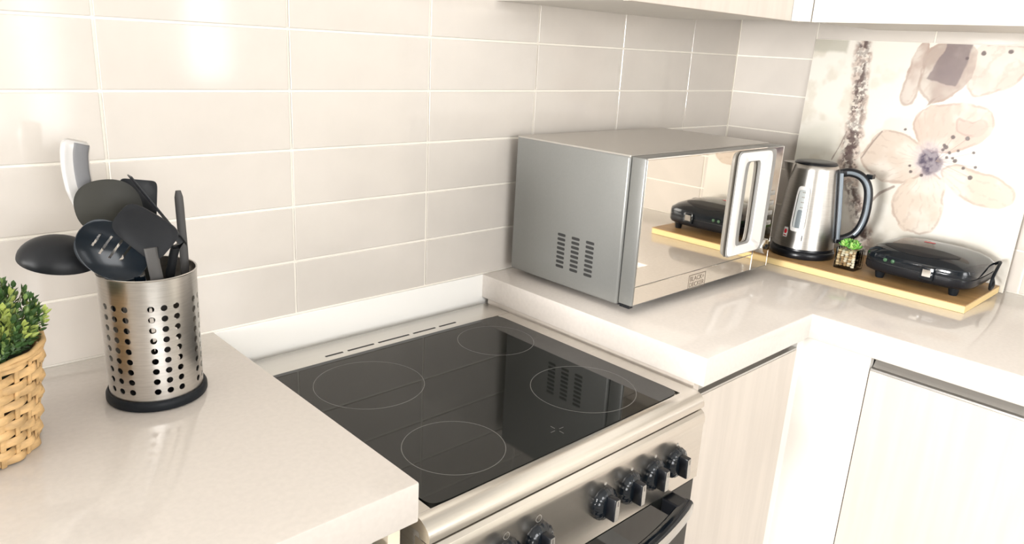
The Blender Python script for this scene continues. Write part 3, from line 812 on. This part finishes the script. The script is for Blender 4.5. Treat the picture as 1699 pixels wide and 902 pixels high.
bmesh.ops.remove_doubles(bm, verts=bm.verts, dist=2e-5)
thicken(bm, .0011)
finish('perforated_cup', bm, 'steel_v', uh, True, 45)
finish('base_ring', lathe([(.0600, .0005), (.0650, .0012), (.0665, .004), (.0663, .011), (.0645, .0145), (.0625, .0150), (.0600, .0135)], (UHX, UHY, 0), 72), 'rubber', uh, True, 50)
finish('rim', lathe([(UR + .0012, UH1 - .001), (UR + .0024, UH1 - .0004), (UR + .0026, UH1 + .0008), (UR + .0016, UH1 + .0016), (UR + .0002, UH1 + .0008), (UR + .0012, UH1 - .001)], (UHX, UHY, 0), 72, cap0=False, cap1=False), 'steel_v', uh, True, 60)

def utensil(name, label): return thing(name, label, 'kitchen utensil', uv(0, .016, 0), 'utensils in the steel holder')
def shaft(pts, rad, m, t, name='handle', n=12, sup=2.5):
    return finish(name, tube(smooth_path(pts, 22), rad, n, SD, sup=sup), m, t, True, 50)
def head(t, name, c, ax, ay, nrm, rx, ry, depth, m, e=2.3, slots=(), th=.0022, rings=14, n=64, shape=None):
    """dished head: c centre, ax/ay in-plane axes, nrm the bulge direction"""
    c, ax, ay, nrm = Vector(c), Vector(ax).normalized(), Vector(ay).normalized(), Vector(nrm).normalized()
    def f(u, v):
        uu, vv = (shape(u, v) if shape else (u, v))
        q = min(1, u * u + v * v)
        return c + ax * (rx * uu) + ay * (ry * vv) + nrm * (depth * (1 - q))
    bm = patch(f, e, n, rings)
    if slots:
        kill = []
        for fc in bm.faces:
            ct_ = fc.calc_center_median() - c; u, v = ct_.dot(ax) / rx, ct_.dot(ay) / ry
            if any(abs(u - su_) < hw and abs(v - sv) < hh for su_, sv, hw, hh in slots): kill.append(fc)
        bmesh.ops.delete(bm, geom=kill, context='FACES')
    thicken(bm, th)
    return finish(name, bm, m, t, True, 50)

# ladle hanging over the left edge, bowl turned down
t = utensil('ladle', 'black ladle hanging far out over the left side of the holder')
cb = uv(-.1045, .2010, -.022)
nrm = (Vector((0, 0, 1)) * .93 + DP * .24 + SD * .14).normalized()
ax = (SD - nrm * SD.dot(nrm)).normalized(); ay = nrm.cross(ax)
rings = [[cb + ax * (.0485 * math.cos(q) * math.cos(a)) + ay * (.041 * math.cos(q) * math.sin(a)) + nrm * (.031 * math.sin(q)) for a in [2 * math.pi * i / 48 for i in range(48)]] for q in [math.pi / 2 * k / 12 * .985 for k in range(13)]]
finish('bowl', thicken(loft(rings, False, True), .002), 'nylon', t, True, 50)
shaft([uv(-.058, .200, -.021), uv(-.0490, .190, -.016), uv(-.040, .12, -.008), uv(-.032, .022, .000)], (.0060, .0035), 'nylon', t)
# slotted spoon
t = utensil('slotted_spoon', 'glossy black slotted spoon leaning at the front left of the holder')
sa = (SD * .80 + Vector((0, 0, -.60))); sb = (SD * .45 + Vector((0, 0, .70)) - DP * .08)
head(t, 'bowl', uv(-.0385, .2225, .034), sa, sb, DP + Vector((0, 0, .25)), .0450, .0345, -.009, 'nylon_blue', 2.5,
     slots=[(-.50, .12, .034, .28), (-.22, .08, .034, .40), (.06, .10, .034, .42), (.34, .14, .034, .36)], rings=60, n=200)
shaft([uv(-.010, .186, .034), uv(-.008, .150, .033), uv(-.013, .09, .029), uv(-.016, .020, .024)], (.0070, .0038), 'nylon_blue', t)
# big rounded turner at the back
t = utensil('wok_turner', 'large matt grey-black round turner standing behind the other utensils')
head(t, 'blade', uv(-.0385, .2720, -.006), SD * .97 + Vector((0, 0, .1)), Vector((0, 0, 1)) - SD * .15, DP, .0400, .0375, .006, 'nylon_olive', 2.3)
shaft([uv(-.028, .240, -.007), uv(-.018, .19, -.009), uv(-.010, .10, -.018), uv(-.006, .020, -.026)], (.0075, .0032), 'nylon_olive', t)
# square spatula whose corner shows behind
t = utensil('spatula', 'dark square-cornered spatula, one corner rising behind the thin turner')
head(t, 'blade', uv(-.004, .2690, -.034), SD * .97 - Vector((0, 0, .12)), Vector((0, 0, 1)) + SD * .10, DP, .0235, .0340, .003, 'nylon', 9)
shaft([uv(-.004, .240, -.033), uv(.002, .19, -.034), uv(.010, .10, -.037), uv(.014, .020, -.040)], (.0075, .0035), 'nylon_olive', t)
# solid turner at the front
t = utensil('solid_turner', 'black flat turner with rounded end leaning out at the front centre')
oa = (SD * .62 - Vector((0, 0, .55)) + DP * .05); ob = (SD * .50 + Vector((0, 0, .62)) + DP * .15)
head(t, 'blade', uv(.0010, .2505, .050), oa, ob, DP, .0370, .0270, -.004, 'nylon', 4.2, shape=lambda u, v: (u, v * (1 + .12 * u)))
shaft([uv(.006, .228, .048), uv(.009, .20, .047), uv(.012, .17, .044), uv(.018, .09, .026), uv(.022, .020, .010)], [(.0080, .0028)] * 22, 'nylon_grey', t)
# thin turner seen edge-on
t = utensil('thin_turner', 'thin black turner seen edge-on, slanting down to the right')
e0, e1 = uv(-.0110, .3150, .002), uv(.0465, .2255, .004)
ln = (e1 - e0).normalized(); wd_ = (DP * .975 + Vector((0, 0, .205)) + SD * .05); wd_ = (wd_ - ln * wd_.dot(ln)).normalized(); nn = ln.cross(wd_)
def pl(u, w, h): return e0 + ln * u + wd_ * w + nn * h
L = (e1 - e0).length
prf = [(0, -.020), (L * .9, -.022), (L * 1.05, -.012), (L * 1.10, 0), (L * 1.05, .012), (L * .9, .022), (0, .020)]
finish('blade', prism(prf, lambda a, b, d: pl(a, b, d), -.0009, .0009, .0004), 'nylon', t)
finish('neck', loft([[pl(L * .62, -.010, -.001), pl(L * .62, .010, -.001), pl(L * .62, .010, .001), pl(L * .62, -.010, .001)],
                     [pl(L * 1.02, -.009, -.001), pl(L * 1.02, .009, -.001), pl(L * 1.02, .009, .008), pl(L * 1.02, -.009, .008)],
                     [uv(.0425, .2145, .012), uv(.0425, .2145, -.004), uv(.033, .2145, -.004), uv(.033, .2145, .012)]]), 'nylon', t)
shaft([uv(.0380, .217, .004), uv(.032, .195, .003), uv(.026, .165, .001), uv(.012, .09, -.006), uv(.000, .020, -.010)], (.0060, .004), 'nylon', t)
# straight stick on the right
t = utensil('stirring_stick', 'upright slim dark grey stick at the right edge of the holder')
shaft([uv(.0472, .2885, -.022), uv(.0480, .24, -.022), uv(.0485, .187, -.022), uv(.046, .09, -.018), uv(.040, .020, -.014)], [(.0035, .002), (.0056, .0032)] + [(.0058, .0035)] * 20, 'nylon_grey', t, 'stick')
# silver-sided tool on the left
t = utensil('serving_tool', 'tall curved silver handle with slate grey grip at the back left')
cv = [uv(-.0695, .3560, -.036), uv(-.0735, .335, -.036), uv(-.0725, .300, -.036), uv(-.0640, .260, -.036), uv(-.050, .222, -.035), uv(-.0335, .17, -.031), uv(-.028, .10, -.036), uv(-.024, .022, -.032)]
pth = smooth_path(cv, 40)
rad = [(.0125, .008), (.0160, .0100)] + [(.0168, .0105)] * 10 + [(.0168 - .0108 * min(1, i / 13), .0105 - .0060 * min(1, i / 13)) for i in range(28)]
hd = finish('handle', tube(pth, rad, 18, SD, sup=3.4), 'silver_handle', t, True, 50)
gp_ = [p + SD * .0070 + DP * .0082 for p in pth[1:17]]
finish('grip', tube(gp_, [(.0090, .0040)] * 16, 12, SD, sup=4), 'grip_grey', hd, True, 50)

# ================================================================== basket plant
BX, BY = -.546, -.207
bk = thing('basket_plant', 'bushy green artificial shrub in a round woven rush basket', 'plant', (BX, BY, 0))
def br(z): return .0745 + (.0925 - .0745) * z / .132
finish('inner_pot', lathe([(br(0) - .009, .001), (br(.05) - .009, .05), (br(.12) - .009, .122), (br(.12) - .014, .122), (.02, .118)], (BX, BY, 0), 48), 'rattan_dark', bk, True)
NS = 26; NRW = 11; rows_pitch = .0117
for r in range(NRW):
    zc = .0068 + r * rows_pitch; pts = []
    for i in range(NS * 6):
        a = 2 * math.pi * i / (NS * 6)
        w = math.cos(NS / 2 * a + math.pi * (r % 2))
        rr = br(zc) + .0034 * w
        pts.append((BX + rr * math.cos(a), BY + rr * math.sin(a), zc + .0012 * math.sin(3 * a + r * 1.7) + .0008 * w))
    finish('strand', tube(pts, (.0049, .0013), 8, (0, 0, 1), closed=True, sup=3.2), 'rattan', bk, True, 60)
for s in range(NS):
    a = 2 * math.pi * (s + .0) / NS * 1.0
    finish('stake', tube([(BX + (br(z)) * math.cos(a), BY + (br(z)) * math.sin(a), z) for z in (.001, .03, .06, .09, .131)], (.0014, .0036), 6, (math.cos(a), math.sin(a), 0)), 'rattan', bk)
for k, zc in enumerate((.1335, .1290)):
    pts = [(BX + (br(zc) + .001 + .0007 * math.sin(13 * q + k * math.pi)) * math.cos(q), BY + (br(zc) + .001 + .0007 * math.sin(13 * q + k * math.pi)) * math.sin(q), zc + .0007 * math.cos(13 * q + k * math.pi)) for q in [2 * math.pi * i / 156 for i in range(156)]]
    finish('rim_strand', tube(pts, .0034, 8, closed=True), 'rattan', bk, True, 60)
finish('moss', lathe([(.084, .112), (.080, .120), (.05, .128), (.01, .130)], (BX, BY, 0), 32), 'soil', bk, True)
# leaves: little sprigs with opposite oval leaves
verts, faces, cols = [], [], []
def add_leaf(p, dirv, nv, L, w, col):
    d = dirv.normalized(); s = d.cross(nv)
    if s.length < 1e-4: s = d.cross(Vector((1, 0, 0)))
    s.normalize(); u = s.cross(d).normalized()
    b = len(verts)
    pts = [p, p + d * L * .35 + s * w * .85 + u * L * .06, p + d * L * .72 + s * w * .75 + u * L * .08, p + d * L + u * L * .02,
           p + d * L * .72 - s * w * .75 + u * L * .08, p + d * L * .35 - s * w * .85 + u * L * .06, p + d * L * .5 - u * L * .03]
    verts.extend(pts); cols.extend([col] * 7)
    for i in range(6): faces.append((b + 6, b + i, b + (i + 1) % 6))
stems = []
for k in range(250):
    while True:
        x, y = random.uniform(-1, 1), random.uniform(-1, 1)
        if x * x + y * y < 1: break
    rr = math.hypot(x, y); hgt = random.uniform(.55, 1.0) * math.sqrt(max(.06, 1 - rr ** 2 * .88))
    basep = Vector((BX + x * .062, BY + y * .062, .118)); tip = Vector((BX + x * .098, BY + y * .098, .135 + .090 * hgt))
    bend = Vector((x * .012, y * .012, 0)); stems.append((basep, tip))
    lime = random.random() < .22
    nn_ = 8
    for i in range(nn_):
        u = .30 + .70 * i / (nn_ - 1)
        p = basep.lerp(tip, u) + bend * math.sin(math.pi * u)
        axis = (tip - basep).normalized(); a = i * 1.57 + k
        sdv = axis.orthogonal().normalized(); q = Matrix.Rotation(a, 3, axis)
        for sgn in (1, -1):
            o_ = (q @ sdv) * sgn
            dv = o_ * (1.0 - .55 * u) + axis * (.35 + .75 * u)
            f = .35 + .65 * u; g = random.uniform(.75, 1.25)
            if lime and u > .6: c = (.42 * g, .50 * g, .13 * g)
            elif random.random() < .2: c = (.20 * g, .30 * g, .09 * g)
            else: c = (.050 * g, .110 * g, .030 * g)
            add_leaf(p, dv, axis, random.uniform(.0085, .0125), random.uniform(.0026, .0036), c)
me = bpy.data.meshes.new('foliage')
me.from_pydata([tuple(v - ORG[bk]) for v in verts], [], faces); me.update()
at = me.attributes.new('tint', 'FLOAT_COLOR', 'POINT')
at.data.foreach_set('color', np.concatenate([np.clip(np.array(cols), 0, 1), np.ones((len(cols), 1))], 1).astype(np.float32).ravel())
me.materials.append(M['leaf'])
fo = link(bpy.data.objects.new('foliage', me)); fo.parent = bk; fo['kind'] = 'stuff'; fo['label'] = 'small oval green leaves with lime tips'
bm = bmesh.new()
for a, b in stems[::2]:
    merge(bm, tube([a, a.lerp(b, .5), b], [.0011, .0009, .0005], 5))
finish('twigs', bm, 'stem', bk, kind='stuff')
